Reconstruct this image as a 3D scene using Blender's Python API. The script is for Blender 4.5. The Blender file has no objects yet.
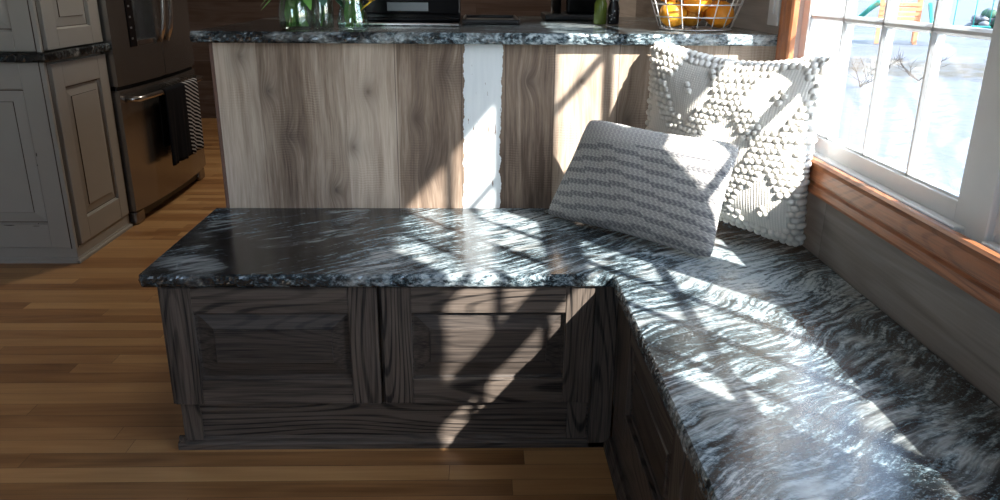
import bpy, bmesh, math, random
import numpy as np
from mathutils import Vector, Matrix
C = bpy.context.scene.collection
PI = math.pi
random.seed(7)
rng = np.random.default_rng(5)

# ------------------------------------------------------------------ nodes
class NT:
    def __init__(s, name, rough=.5, metal=0., spec=.5):
        s.m = bpy.data.materials.new(name); s.m.use_nodes = True
        s.t = s.m.node_tree; s.n = s.t.nodes; s.l = s.t.links
        s.b = s.n['Principled BSDF']
        s.b.inputs['Roughness'].default_value = rough
        s.b.inputs['Metallic'].default_value = metal
        s.b.inputs['Specular IOR Level'].default_value = spec
    def set(s, sock, v):
        if v is None: return
        if isinstance(v, bpy.types.NodeSocket): s.l.new(v, sock)
        elif isinstance(v, (tuple, list)) and len(v) == 3 and sock.type == 'RGBA': sock.default_value = (*v, 1)
        else: sock.default_value = v
    def node(s, t, **kw):
        n = s.n.new(t)
        for k, v in kw.items(): setattr(n, k, v)
        return n
    def coord(s, which='Object'):
        return s.node('ShaderNodeTexCoord').outputs[which]
    def map(s, v, scale=(1, 1, 1), rot=(0, 0, 0), loc=(0, 0, 0)):
        n = s.node('ShaderNodeMapping'); s.set(n.inputs[0], v)
        n.inputs['Scale'].default_value = scale; n.inputs['Rotation'].default_value = rot; n.inputs['Location'].default_value = loc
        return n.outputs[0]
    def noise(s, v, scale=1., detail=3., rough=.55, dist=0., col=False):
        n = s.node('ShaderNodeTexNoise'); s.set(n.inputs['Vector'], v)
        n.inputs['Scale'].default_value = scale; n.inputs['Detail'].default_value = detail
        n.inputs['Roughness'].default_value = rough; n.inputs['Distortion'].default_value = dist
        return n.outputs['Color' if col else 'Fac']
    def white(s, v, dim='3D', col=False):
        n = s.node('ShaderNodeTexWhiteNoise', noise_dimensions=dim)
        s.set(n.inputs['Vector' if dim != '1D' else 'W'], v)
        return n.outputs['Color' if col else 'Value']
    def math(s, op, a, b=None, c=None, clamp=False):
        n = s.node('ShaderNodeMath', operation=op, use_clamp=clamp)
        s.set(n.inputs[0], a); s.set(n.inputs[1], b); s.set(n.inputs[2], c)
        return n.outputs[0]
    def vmath(s, op, a, b=None, scale=None):
        n = s.node('ShaderNodeVectorMath', operation=op)
        s.set(n.inputs[0], a); s.set(n.inputs[1], b)
        if scale is not None: s.set(n.inputs['Scale'], scale)
        return n.outputs['Value' if op in ('LENGTH', 'DISTANCE', 'DOT_PRODUCT') else 'Vector']
    def sep(s, v):
        n = s.node('ShaderNodeSeparateXYZ'); s.set(n.inputs[0], v); return n.outputs
    def comb(s, x, y, z):
        n = s.node('ShaderNodeCombineXYZ')
        for i, a in enumerate((x, y, z)): s.set(n.inputs[i], a)
        return n.outputs[0]
    def ramp(s, f, stops, interp='LINEAR'):
        n = s.node('ShaderNodeValToRGB'); s.set(n.inputs[0], f); r = n.color_ramp; r.interpolation = interp
        while len(r.elements) < len(stops): r.elements.new(.5)
        for e, (p, c) in zip(r.elements, stops):
            e.position = p; e.color = (*c, 1) if isinstance(c, tuple) else (c, c, c, 1)
        return n.outputs[0]
    def step(s, f, a, b):
        n = s.node('ShaderNodeMapRange', interpolation_type='SMOOTHSTEP'); s.set(n.inputs[0], f)
        n.inputs[1].default_value = a; n.inputs[2].default_value = b; return n.outputs[0]
    def mix(s, f, a, b, mode='MIX'):
        n = s.node('ShaderNodeMix', data_type='RGBA', blend_type=mode)
        s.set(n.inputs[0], f); s.set(n.inputs[6], a); s.set(n.inputs[7], b)
        return n.outputs[2]
    def bump(s, h, strength=.3, dist=.002):
        n = s.node('ShaderNodeBump'); n.inputs['Strength'].default_value = strength; n.inputs['Distance'].default_value = dist
        s.set(n.inputs['Height'], h); s.l.new(n.outputs[0], s.b.inputs['Normal'])
    def color(s, c): s.set(s.b.inputs['Base Color'], c); return s
    def rough(s, c): s.set(s.b.inputs['Roughness'], c); return s

def plain(name, col, rough=.5, metal=0., spec=.5, vary=.06, vs=30.):
    t = NT(name, rough, metal, spec)
    n = t.noise(t.coord(), vs, 3)
    t.color(t.mix(n, tuple(c*(1-vary) for c in col), tuple(min(1, c*(1+vary)) for c in col)))
    return t.m

def grain_wood(name, axis, dark, light, rough=.5, rings=11., cross=7., fine=1., spec=.4, bump=.25, contrast=(.25, .75), wr=.34):
    t = NT(name, rough, spec=spec); co = t.coord()
    oi = t.node('ShaderNodeObjectInfo').outputs['Random']
    co = t.vmath('ADD', co, t.comb(t.math('MULTIPLY', oi, 13.1), t.math('MULTIPLY', oi, 7.7), t.math('MULTIPLY', oi, 3.3)))
    sc = [cross]*3; sc[axis] = cross*.14
    n1 = t.noise(t.map(co, tuple(sc)), 1., 1.2, .35, .1)
    w = t.math('SINE', t.math('MULTIPLY', n1, rings*6.283))
    w = t.step(w, -1., -.2)
    s2 = [330*fine]*3; s2[axis] = 9*fine
    n2 = t.noise(t.map(co, tuple(s2)), 1., 2)
    s3 = [60*fine]*3; s3[axis] = 1.5*fine
    n3 = t.noise(t.map(co, tuple(s3)), 1., 2)
    soft = t.step(t.noise(t.map(co, tuple(q*.8 for q in sc)), 1.3, 1), .38, .62)
    w = t.math('ADD', .75, t.math('MULTIPLY', t.math('MULTIPLY_ADD', soft, .55, .45), t.math('SUBTRACT', w, .75)))
    f = t.math('MULTIPLY_ADD', w, wr, t.math('MULTIPLY_ADD', n2, .75, t.math('MULTIPLY', n3, .55)))
    f = t.math('SUBTRACT', f, .15+wr*.5)
    f = t.ramp(f, [(contrast[0], 0.), (contrast[1], 1.)])
    t.color(t.mix(f, dark, light)); t.bump(f, bump, .001)
    return t.m

def granite():
    t = NT('dark_granite', .2, spec=.68); co = t.coord()
    w = t.noise(t.map(co, (2.2, 2.2, 2.2), loc=(3.1, .4, 0)), 1., 2, .5, 0, True)
    w2 = t.noise(co, 9., 2, .5, 0, True)
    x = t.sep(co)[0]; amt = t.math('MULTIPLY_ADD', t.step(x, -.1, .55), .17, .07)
    wv = t.vmath('SCALE', t.vmath('SUBTRACT', w, (.5, .5, .5)), scale=amt)
    wv2 = t.vmath('SCALE', t.vmath('SUBTRACT', w2, (.5, .5, .5)), scale=.03)
    cw = t.vmath('ADD', t.vmath('ADD', co, wv), wv2)
    r = t.map(t.map(cw, rot=(0, 0, -math.radians(36))), (7, 85, 85))
    a = t.math('MULTIPLY_ADD', t.noise(r, 1., 5, .66), .68, t.math('MULTIPLY', t.noise(t.map(cw, (1, 1.7, 1.7), rot=(0, 0, -math.radians(36))), 95., 4, .7), .32))
    r2 = t.map(t.map(cw, rot=(0, 0, -math.radians(30)), loc=(4, 2, 1)), (1.8, 13, 13))
    b = t.noise(r2, 1., 5, .6)
    ridge = t.math('SUBTRACT', 1., t.math('MULTIPLY', t.math('ABSOLUTE', t.math('SUBTRACT', b, .5)), 9.), clamp=True)
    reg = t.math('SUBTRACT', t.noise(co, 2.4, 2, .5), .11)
    reg = t.math('ADD', reg, t.math('MULTIPLY', t.step(x, -.34, -.12), .22))  # sunlight put into the stone colour: dark unlit left end, paler sunlit side
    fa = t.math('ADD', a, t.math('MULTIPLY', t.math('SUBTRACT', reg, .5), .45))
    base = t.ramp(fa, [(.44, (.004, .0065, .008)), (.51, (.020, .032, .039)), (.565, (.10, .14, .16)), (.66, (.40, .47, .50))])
    fine = t.noise(t.map(cw, (1, 1.8, 1.8), rot=(0, 0, -math.radians(36))), 190., 3, .7)
    base = t.mix(t.math('MULTIPLY', t.step(fine, .56, .74), t.math('MULTIPLY_ADD', t.step(x, -.34, -.12), .6, .2)), base, (.3, .34, .36))  # pale specks also denser on the sunlit side, same painted light
    veinf = t.math('MULTIPLY', t.math('POWER', ridge, 2.5), t.step(t.noise(co, 5., 2), .46, .66))
    col = t.mix(t.math('MULTIPLY', veinf, .8), base, (.48, .51, .5))
    t.color(col)
    t.rough(t.math('MULTIPLY_ADD', t.noise(co, 60., 2), .06, .15))
    t.bump(t.noise(co, 90., 3), .05, .001)
    return t.m

def barn_panel():
    t = NT('weathered_plank', .65, spec=.3); co = t.coord(); x, y, z = t.sep(co)
    knots = [(-.563, .771, .012), (-.515, .65, .014), (-.345, .62, .010), (-.09, .825, .022), (-.145, .545, .022), (.40, .70, .018),
             (-.63, .86, .012), (.27, .80, .008), (-.40, .50, .011), (-.30, .77, .010), (.13, .80, .014), (-.17, .70, .010), (.55, .78, .014)]
    disp = None; kd = None
    for kx, kz, kr in knots:
        dv = t.vmath('MULTIPLY', t.vmath('SUBTRACT', co, (kx, 0, kz)), (1, 0, .72))
        d = t.vmath('LENGTH', dv)
        e = t.math('POWER', 2.718, t.math('MULTIPLY', d, -1/(kr*1.6)))
        disp = e if disp is None else t.math('ADD', disp, e)
    wav = t.math('MULTIPLY', t.math('SUBTRACT', t.noise(t.map(co, (3, 3, 1.3)), 1., 2), .5), .06)
    xx = t.math('ADD', x, wav)
    g = t.comb(t.math('ADD', t.math('MULTIPLY', xx, 1.), t.math('MULTIPLY', disp, .03)), y, z)
    n1 = t.noise(t.map(g, (30, 30, 2.2)), 1., 5, .68)
    n2 = t.noise(t.map(g, (200, 200, 9)), 1., 3, .7)
    n3 = t.noise(t.map(co, (5, 5, 2.2)), 1., 2)
    rings = t.math('SINE', t.math('MULTIPLY', t.noise(t.map(g, (9, 9, .8)), 1., 2), 55.))
    sawn = t.math('MULTIPLY', t.math('SINE', t.math('ADD', t.math('MULTIPLY', z, 900.), t.math('MULTIPLY', n1, 14.))), t.step(t.noise(t.map(co, (7, 7, 5)), 1., 2), .52, .7))
    f = t.math('ADD', t.math('MULTIPLY', n1, .5), t.math('ADD', t.math('MULTIPLY', n2, .35), t.math('MULTIPLY', n3, .25)))
    f = t.math('ADD', f, t.math('MULTIPLY', rings, .03))
    f = t.math('ADD', f, t.math('MULTIPLY', sawn, .035))
    # per plank tone : position of the seams along x
    pos = lambda q: (q+.72)/1.54
    p = t.math('DIVIDE', t.math('ADD', x, .72), 1.54)
    tone = t.ramp(p, [(0, .60), (pos(-.59), .40), (pos(-.41), .36), (pos(-.36), .57), (pos(-.226), .34), (pos(-.05), .34), (pos(.067), .33),
                      (pos(.197), .50), (pos(.37), .42), (pos(.5), .52), (pos(.66), .6)], 'CONSTANT')
    soft = t.ramp(p, [(0, .60), (pos(-.6), .46), (pos(-.5), .40), (pos(-.42), .40), (pos(-.36), .56), (pos(-.23), .56), (pos(-.22), .38), (pos(-.05), .36), (pos(.1), .33), (pos(.19), .36), (pos(.2), .52), (pos(.5), .5)])
    tone = t.math('ADD', t.math('MULTIPLY', tone, .5), t.math('MULTIPLY', soft, .5))
    f = t.math('ADD', f, t.math('MULTIPLY', t.math('SUBTRACT', tone, .45), 1.1))
    base = t.ramp(f, [(.30, (.09, .060, .043)), (.46, (.215, .158, .116)), (.59, (.37, .292, .225)), (.77, (.55, .46, .37))])
    base = t.mix(t.math('MULTIPLY', disp, .75, clamp=True), base, (.07, .05, .04))
    # seams
    seams = None
    for q in (-.226, -.05, .067, .197, .37, .5, .66):
        e = t.math('LESS_THAN', t.math('ABSOLUTE', t.math('SUBTRACT', x, q)), .0011)
        seams = e if seams is None else t.math('MAXIMUM', seams, e)
    base = t.mix(t.math('MULTIPLY', seams, .7), base, (.05, .035, .028))
    # the one white painted plank, with ragged peeled edges
    rag = t.math('MULTIPLY', t.math('SUBTRACT', t.noise(t.map(co, (10, 10, 45)), 1., 4, .7), .5), .02)
    rag2 = t.math('MULTIPLY', t.math('SUBTRACT', t.noise(t.map(co, (3, 3, 6)), 1., 2), .5), .03)
    d = t.math('ABSOLUTE', t.math('SUBTRACT', t.math('ADD', x, t.math('ADD', rag, rag2)), .008))
    paint = t.math('LESS_THAN', d, .0505)
    flake = t.noise(t.map(co, (110, 110, 16)), 1., 3, .7)
    low = t.math('MULTIPLY', t.math('SUBTRACT', .75, z), .16)
    flk = t.math('GREATER_THAN', t.math('ADD', flake, t.math('MULTIPLY', low, 1.)), .665)
    pn = t.noise(t.map(co, (60, 60, 6)), 1., 3)
    pcol = t.mix(flk, t.mix(pn, (.58, .63, .65), (.76, .8, .8)), (.2, .15, .12))
    t.color(t.mix(paint, base, pcol))
    t.bump(t.math('ADD', f, t.math('MULTIPLY', paint, .3)), .35, .0015)
    return t.m

def plank_rows(name, along, across, width, length, cols, rough=.45, spec=.4, seam=(.02, .012, .008), gw=.0012, grain=.5, bump=.2, tone_amt=1.):
    """boards laid in rows: along / across are axis numbers"""
    t = NT(name, rough, spec=spec); co = t.coord(); s = t.sep(co)
    a, c = s[along], s[across]
    rw = t.math('DIVIDE', c, width); row = t.math('FLOOR', rw); fr = t.math('FRACT', rw)
    off = t.math('MULTIPLY', t.white(row, '1D'), length*3.7)
    cl = t.math('DIVIDE', t.math('ADD', a, off), length); ci = t.math('FLOOR', cl); cf = t.math('FRACT', cl)
    idv = t.comb(ci, row, 3.7)
    r = t.white(idv); rc = t.white(idv, col=True)
    co2 = t.vmath('ADD', co, t.vmath('SCALE', rc, scale=9.))
    sc = [26.]*3; sc[along] = 1.6
    n1 = t.noise(t.map(co2, tuple(sc)), 1., 4, .6, .3)
    sc = [200.]*3; sc[along] = 6
    n2 = t.noise(t.map(co2, tuple(sc)), 1., 2)
    sc = [7.]*3; sc[along] = .9
    rg = t.math('SINE', t.math('MULTIPLY', t.noise(t.map(co2, tuple(sc)), 1., 1.5), 60.))
    f = t.math('ADD', t.math('MULTIPLY', r, tone_amt*.62), t.math('ADD', t.math('MULTIPLY', n1, grain*.9), t.math('MULTIPLY', n2, grain*.35)))
    f = t.math('ADD', f, t.math('MULTIPLY', rg, grain*.07))
    col = t.ramp(f, [(.18, cols[0]), (.5, cols[1]), (.92, cols[2])])
    e1 = t.math('LESS_THAN', t.math('MULTIPLY', fr, width), gw)
    e2 = t.math('LESS_THAN', t.math('MULTIPLY', cf, length), gw)
    e = t.math('MAXIMUM', e1, e2)
    t.color(t.mix(t.math('MULTIPLY', e, .75), col, seam))
    t.rough(t.math('MULTIPLY_ADD', n1, .2, rough-.1))
    t.bump(t.math('SUBTRACT', t.math('MULTIPLY', n1, .3), e), bump, .001)
    return t.m

def thin_glass(name, tint=(1, 1, 1), gloss=.0):
    m = bpy.data.materials.new(name); m.use_nodes = True; t = m.node_tree; t.nodes.clear()
    o = t.nodes.new('ShaderNodeOutputMaterial'); mx = t.nodes.new('ShaderNodeMixShader')
    tr = t.nodes.new('ShaderNodeBsdfTransparent'); gl = t.nodes.new('ShaderNodeBsdfGlossy'); fr = t.nodes.new('ShaderNodeLayerWeight'); pw = t.nodes.new('ShaderNodeMath'); pw.operation = 'POWER'; pw.inputs[1].default_value = 5.
    ml = t.nodes.new('ShaderNodeMath'); ml.operation = 'MULTIPLY_ADD'; ml.inputs[1].default_value = .9; ml.inputs[2].default_value = .045
    tr.inputs[0].default_value = (*tint, 1); gl.inputs['Roughness'].default_value = .02
    ad = t.nodes.new('ShaderNodeMath'); ad.operation = 'ADD'; ad.inputs[1].default_value = gloss; ad.use_clamp = True
    t.links.new(fr.outputs['Facing'], pw.inputs[0]); t.links.new(pw.outputs[0], ml.inputs[0]); t.links.new(ml.outputs[0], ad.inputs[0]); t.links.new(ad.outputs[0], mx.inputs[0])
    t.links.new(tr.outputs[0], mx.inputs[1]); t.links.new(gl.outputs[0], mx.inputs[2]); t.links.new(mx.outputs[0], o.inputs[0])
    return m

DKc, LTc = (.006, .005, .005), (.12, .097, .080)
M = {}
M['oak_x'] = grain_wood('charcoal_oak_x', 0, DKc, LTc, .5, 30)
M['oak_p'] = grain_wood('charcoal_oak_panel', 0, (.006, .005, .005), (.085, .069, .058), .5, 30, wr=.14)
M['oak_py'] = grain_wood('charcoal_oak_panel_y', 1, (.006, .005, .005), (.085, .069, .058), .5, 30, wr=.14)
M['oak_y'] = grain_wood('charcoal_oak_y', 1, DKc, LTc, .5, 30)
M['oak_z'] = grain_wood('charcoal_oak_z', 2, DKc, LTc, .5, 30)
M['red_y'] = grain_wood('honey_oak_y', 1, (.09, .028, .012), (.43, .17, .075), .35, 26, 9., bump=.15, contrast=(.1, .7), wr=.22)
M['red_z'] = grain_wood('honey_oak_z', 2, (.09, .028, .012), (.43, .17, .075), .35, 26, 9., bump=.15, contrast=(.1, .7), wr=.22)
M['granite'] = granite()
M['barn'] = barn_panel()
M['floor'] = plank_rows('oak_floor', 0, 1, .057, 1.15, [(.15, .062, .020), (.37, .185, .072), (.58, .34, .145)], .34, .45, tone_amt=.85, grain=.55)
M['wall_y'] = plank_rows('grey_wall_plank_y', 1, 2, .148, 1.6, [(.08, .068, .061), (.25, .225, .205), (.48, .45, .42)], .6, .3)
M['wall_x'] = plank_rows('grey_wall_plank_x', 0, 2, .148, 1.3, [(.04, .024, .018), (.085, .055, .043), (.19, .16, .15)], .6, .3, tone_amt=.7)
M['plaster'] = plain('matt_plaster', (.42, .40, .37), .8)
M['ceiling'] = plain('ceiling_paint', (.75, .74, .72), .8)
M['white'] = plain('window_white', (.80, .83, .84), .35, vary=.02)
M['cream'] = plain('cream_paint', (.36, .345, .31), .5, vary=.05, vs=9)
M['glaze'] = plain('umber_glaze', (.06, .035, .025), .6)
M['worn'] = plain('bare_wood_spot', (.03, .018, .012), .7)
t = NT('brushed_steel', .3, .9); co = t.coord()
n = t.noise(t.map(co, (3, 3, 500)), 1., 2)
t.color(t.mix(n, (.30, .285, .27), (.34, .325, .31))); t.rough(t.math('MULTIPLY_ADD', n, .04, .22)); M['steel'] = t.m
t = NT('bright_steel', .22, 1.); co = t.coord()
n = t.noise(t.map(co, (200, 3, 200)), 1., 2)
t.color(t.mix(n, (.45, .43, .42), (.62, .6, .58))); M['chrome'] = t.m
M['black'] = plain('black_plastic', (.012, .012, .013), .35)
M['blackgloss'] = plain('black_gloss', (.006, .006, .007), .14, spec=.2)
M['dark'] = plain('dark_void', (.008, .007, .007), .7)
M['glass'] = thin_glass('window_glass')
M['vase'] = thin_glass('clear_jar_glass', (.86, .93, .90), .09)
M['wire'] = plain('white_wire', (.72, .72, .7), .35, .3)
def peel(name, a, b):
    t = NT(name, .38, spec=.5); co = t.coord()
    t.color(t.mix(t.noise(co, 14., 3), a, b)); v = t.node('ShaderNodeTexVoronoi'); v.inputs['Scale'].default_value = 260; t.set(v.inputs['Vector'], co)
    t.bump(v.outputs['Distance'], .35, .001); return t.m
M['orange'] = peel('orange_peel', (.85, .28, .012), (.95, .40, .03))
M['yellow_peel'] = peel('yellow_orange_peel', (.82, .33, .015), (.9, .42, .04))
def foliage(name, a, b):
    t = NT(name, .5, spec=.4); co = t.coord(); t.color(t.mix(t.noise(co, 22., 3), a, b)); return t.m
M['leaf'] = foliage('leaf_green', (.08, .24, .04), (.2, .42, .10))
M['euca'] = foliage('blue_green_leaf', (.05, .14, .10), (.12, .24, .17))
M['stem'] = foliage('stem_green', (.12, .30, .05), (.28, .5, .12))
M['petal'] = foliage('yellow_petal', (.8, .5, .02), (.9, .65, .05))
M['red'] = plain('red_gloss', (.5, .03, .015), .3)
M['oil'] = plain('olive_green_glass', (.10, .14, .02), .15)
M['speck'] = None
t = NT('speckled_black', .3); v = t.node('ShaderNodeTexVoronoi'); v.inputs['Scale'].default_value = 110; t.set(v.inputs['Vector'], t.coord())
t.color(t.mix(t.math('LESS_THAN', v.outputs['Distance'], .22), (.012, .012, .016), (.65, .68, .7))); M['speck'] = t.m
t = NT('striped_towel', .9, spec=.1); x, y, z = t.sep(t.coord())
st = t.math('GREATER_THAN', t.math('FRACT', t.math('DIVIDE', t.math('ADD', z, t.math('MULTIPLY', y, .35)), .0195)), .62)
ms = t.math('GREATER_THAN', y, .24)
t.color(t.mix(t.math('MULTIPLY', st, ms), (.008, .009, .012), (.42, .42, .43))); M['towel'] = t.m
# cloth
def yarn(name, dark, light):
    t = NT(name, .95, spec=.15); a = t.node('ShaderNodeAttribute', attribute_name='yarn').outputs['Fac']
    f = t.noise(t.coord(), 420., 2)
    t.color(t.mix(t.math('MULTIPLY', a, t.math('MULTIPLY_ADD', f, .3, .85), clamp=True), dark, light))
    t.b.inputs['Sheen Weight'].default_value = .25
    return t.m
M['wool'] = yarn('cream_wool', (.30, .29, .27), (.74, .72, .665))
M['weave'] = yarn('grey_weave', (.13, .138, .15), (.62, .60, .57))
# outdoors
t = NT('snow', .7, spec=.3); co = t.coord(); x, y, z = t.sep(co)
q = t.math('ADD', y, t.math('MULTIPLY', x, .722))         # distance across the bare strip
nn = t.math('MULTIPLY', t.math('SUBTRACT', t.noise(co, .8, 4, .65), .5), 3.2)
qq = t.math('ADD', q, nn)
band = t.math('MULTIPLY', t.step(qq, 20.6, 21.6), t.math('SUBTRACT', 1., t.step(qq, 25.2, 26.2)))
sn = t.mix(t.noise(co, 1.5, 3), (.082, .096, .115), (.112, .122, .134))
gr = t.mix(t.noise(co, 9., 4), (.035, .028, .012), (.07, .058, .033))
pat = t.math('MULTIPLY', t.step(t.noise(t.map(co, (.12, .35, 1), rot=(0, 0, .5)), 1., 4), .56, .66), t.step(q, 27., 30.))
c = t.mix(t.math('MULTIPLY', band, t.math('MULTIPLY_ADD', t.step(t.noise(co, 3., 3), .4, .6), .4, .5)), sn, gr)
t.color(t.mix(t.math('MULTIPLY', pat, .5), c, (.07, .06, .05))); t.bump(t.noise(co, 2.5, 4), .5, .08); M['snow'] = t.m
M['snowcap'] = plain('packed_snow', (.12, .13, .14), .7, vary=.03, vs=8)
M['twig'] = plain('bare_twig', (.04, .028, .022), .8)
M['teal'] = plain('teal_plastic', (.02, .30, .27), .4)
M['cedar'] = plain('orange_cedar', (.55, .22, .1), .7)
M['greenleaf'] = plain('evergreen', (.02, .07, .04), .7)
M['render'] = plain('outside_siding', (.6, .62, .63), .7)

# ------------------------------------------------------------------ mesh building
class B:
    def __init__(s, Mx=None):
        s.v = []; s.f = []; s.mi = []; s.sm = []; s.M = Mx
    def add(s, vs, fs, mat=0, smooth=False):
        o = len(s.v)
        for p in vs:
            p = Vector(p); s.v.append(s.M @ p if s.M else p)
        for f in fs:
            s.f.append([o+i for i in f]); s.mi.append(mat); s.sm.append(smooth)
        return s
    def bm(s, bm, mat=0, smooth=False):
        bm.verts.ensure_lookup_table(); bm.verts.index_update()
        s.add([v.co.copy() for v in bm.verts], [[v.index for v in f.verts] for f in bm.faces], mat, smooth); bm.free(); return s
    def box(s, x0, x1, y0, y1, z0, z1, bev=0., mat=0, seg=1):
        bm = bmesh.new(); bmesh.ops.create_cube(bm, size=1)
        for v in bm.verts:
            v.co = Vector(((x0+x1)/2+v.co.x*(x1-x0), (y0+y1)/2+v.co.y*(y1-y0), (z0+z1)/2+v.co.z*(z1-z0)))
        if bev > 0:
            bmesh.ops.bevel(bm, geom=list(bm.edges), offset=bev, segments=seg, affect='EDGES', profile=.6)
        return s.bm(bm, mat)
    def tube(s, pts, r, seg=10, mat=0, cap=True, radii=None):
        pts = [Vector(p) for p in pts]; n = len(pts); vs = []; fs = []
        up = None
        for i, p in enumerate(pts):
            d = (pts[min(i+1, n-1)]-pts[max(i-1, 0)]).normalized()
            if up is None:
                up = d.orthogonal().normalized()
            up = (up - d*up.dot(d)).normalized(); w = d.cross(up)
            rr = radii[i] if radii else r
            for k in range(seg):
                a = 2*PI*k/seg; vs.append(p+(up*math.cos(a)+w*math.sin(a))*rr)
        for i in range(n-1):
            for k in range(seg):
                k2 = (k+1) % seg; fs.append([i*seg+k, i*seg+k2, (i+1)*seg+k2, (i+1)*seg+k])
        if cap: fs += [list(range(seg))[::-1], [(n-1)*seg+k for k in range(seg)]]
        return s.add(vs, fs, mat, True)
    def lathe(s, prof, cx, cy, seg=28, mat=0, close=False):
        vs = []; fs = []; n = len(prof)
        for r, z in prof:
            for k in range(seg):
                a = 2*PI*k/seg; vs.append((cx+r*math.cos(a), cy+r*math.sin(a), z))
        for i in range(n-1):
            for k in range(seg):
                k2 = (k+1) % seg; fs.append([i*seg+k, i*seg+k2, (i+1)*seg+k2, (i+1)*seg+k])
        if prof[0][0] > 1e-4: fs.append(list(range(seg))[::-1])
        if prof[-1][0] > 1e-4 and close: fs.append([(n-1)*seg+k for k in range(seg)])
        return s.add(vs, fs, mat, True)
    def prism(s, poly, z0, z1, mat=0, bev=0.):
        n = len(poly)
        bm = bmesh.new(); lo = [bm.verts.new((x, y, z0)) for x, y in poly]; hi = [bm.verts.new((x, y, z1)) for x, y in poly]
        bm.faces.new(lo[::-1]); bm.faces.new(hi)
        for i in range(n): bm.faces.new([lo[i], lo[(i+1) % n], hi[(i+1) % n], hi[i]])
        if bev: bmesh.ops.bevel(bm, geom=[e for e in bm.edges if abs(e.verts[0].co.z-e.verts[1].co.z) < 1e-6], offset=bev, segments=2, affect='EDGES')
        return s.bm(bm, mat)
    def sphere(s, c, r, mat=0, sx=1, sy=1, sz=1, sub=3, rough=0):
        bm = bmesh.new(); bmesh.ops.create_icosphere(bm, subdivisions=sub, radius=r)
        for v in bm.verts:
            k = 1+random.uniform(-rough, rough); v.co = Vector((v.co.x*sx*k+c[0], v.co.y*sy*k+c[1], v.co.z*sz*k+c[2]))
        return s.bm(bm, mat, True)
    def obj(s, name, mats, parent=None, root=None):
        me = bpy.data.meshes.new(name); off = Vector((0, 0, 0))
        r = parent
        while r is not None:
            off += r.location; r = r.parent
        if parent is None and root is not None: off = Vector(root)
        me.from_pydata([tuple(v-off) for v in s.v], [], s.f)
        if not isinstance(mats, (list, tuple)): mats = [mats]
        for m in mats: me.materials.append(m)
        me.polygons.foreach_set('material_index', s.mi); me.polygons.foreach_set('use_smooth', s.sm)
        bm = bmesh.new(); bm.from_mesh(me); bmesh.ops.recalc_face_normals(bm, faces=bm.faces); bm.to_mesh(me); bm.free()
        me.update()
        o = bpy.data.objects.new(name, me); C.objects.link(o)
        if parent is not None: o.parent = parent
        elif root is not None: o.location = root
        return o

def tag(o, label=None, cat=None, group=None, kind=None):
    if label: o['label'] = label
    if cat: o['category'] = cat
    if group: o['group'] = group
    if kind: o['kind'] = kind
    return o
def thing(name, label, cat, loc, group=None, kind=None):
    o = bpy.data.objects.new(name, None); o.empty_display_size = .05; C.objects.link(o); o.location = loc
    return tag(o, label, cat, group, kind)
def copy_tree(o, parent=None):
    c = o.copy(); C.objects.link(c)
    if parent is not None: c.parent = parent
    for ch in o.children: copy_tree(ch, c)
    return c

# ------------------------------------------------------------------ measured layout (metres)
XL, XI, XW = -.738, .288, .79          # bench left end, inner corner, window wall
YB, YP = 1.585, 2.117                  # bench front edge, plank panel
ZB = .45
SILL, HEAD = .645, 1.825
W1, W2 = (1.28, 2.02), (.40, 1.13)     # glass spans of the two windows (y)
GZ0, GM, GZ1 = .70, 1.237, 1.771       # glass bottom, meeting rail, glass head
XO = .925                              # outer face of the window wall

def struct(name, b, m, label=None, parent=None):
    o = b.obj(name, m, parent)
    if parent is None: tag(o, label, None, None, 'structure')
    return o
struct('floor', B().box(-2.6, .80, -2.6, 6.4, -.05, 0), M['floor'], 'honey oak strip floor')
# window wall : pieces around the one long opening
b = B()
oy0, oy1 = W2[0]-.045, W1[1]+.045
b.box(XW, XO, -2.6, 6.4, 0, SILL).box(XW, XO, -2.6, 6.4, HEAD, 2.5)
b.box(XW, XO, -2.6, oy0, SILL, HEAD).box(XW, XO, oy1, 6.4, SILL, HEAD)
struct('wall_right', b, M['wall_y'], 'grey weathered plank wall under and beside the window')
struct('wall_back', B().box(-2.6, .925, 6.3, 6.4, 0, 2.5), M['wall_x'], 'dark plank wall at the far end of the kitchen')
struct('wall_left', B().box(-2.7, -2.6, -2.6, 6.4, 0, 2.5), M['plaster'], 'dim wall behind the cabinets')
b = B().box(-2.6, -1.9, -2.7, -2.6, 0, 2.5).box(-.8, .925, -2.7, -2.6, 0, 2.5).box(-1.9, -.8, -2.7, -2.6, 2.05, 2.5).box(-1.9, -.8, -2.7, -2.6, 0, .9)
struct('wall_front', b, M['plaster'], 'wall behind the viewer with one window opening')
struct('ceiling', B().box(-2.7, .925, -2.7, 6.4, 2.5, 2.6), M['ceiling'], 'pale ceiling')

# oak casing around the window, swept moulding profile (offset outwards, height from the wall)
def casing():
    y0, y1, z0, z1 = W2[0]-.012, 2.006, .665, HEAD-.02
    prof = [(0, 0), (0, .012), (.006, .017), (.014, .014), (.020, .012), (.034, .016), (.050, .019), (.054, .014), (.058, .014), (.062, .021), (.078, .023), (.086, .020), (.086, 0)]
    b = B()
    def corner(o, h, cy, cz):
        sy = .78; sz = .86
        y = (y1+o*sy) if cy else (y0-o*sy); z = (z1+o*sz) if cz else (z0-o*sz)
        return (XW-h, y, z)
    for (c1, c2, mat) in [((0, 0), (1, 0), 0), ((1, 0), (1, 1), 1), ((1, 1), (0, 1), 0), ((0, 1), (0, 0), 1)]:
        vs = []; fs = []
        for o, h in prof: vs += [corner(o, h, *c1), corner(o, h, *c2)]
        for i in range(len(prof)-1): fs.append([2*i, 2*i+1, 2*i+3, 2*i+2])
        b.add(vs, fs, mat)
    return b
struct('trim_1', casing(), [M['red_y'], M['red_z']], 'honey oak moulded casing framing the window')

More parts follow.
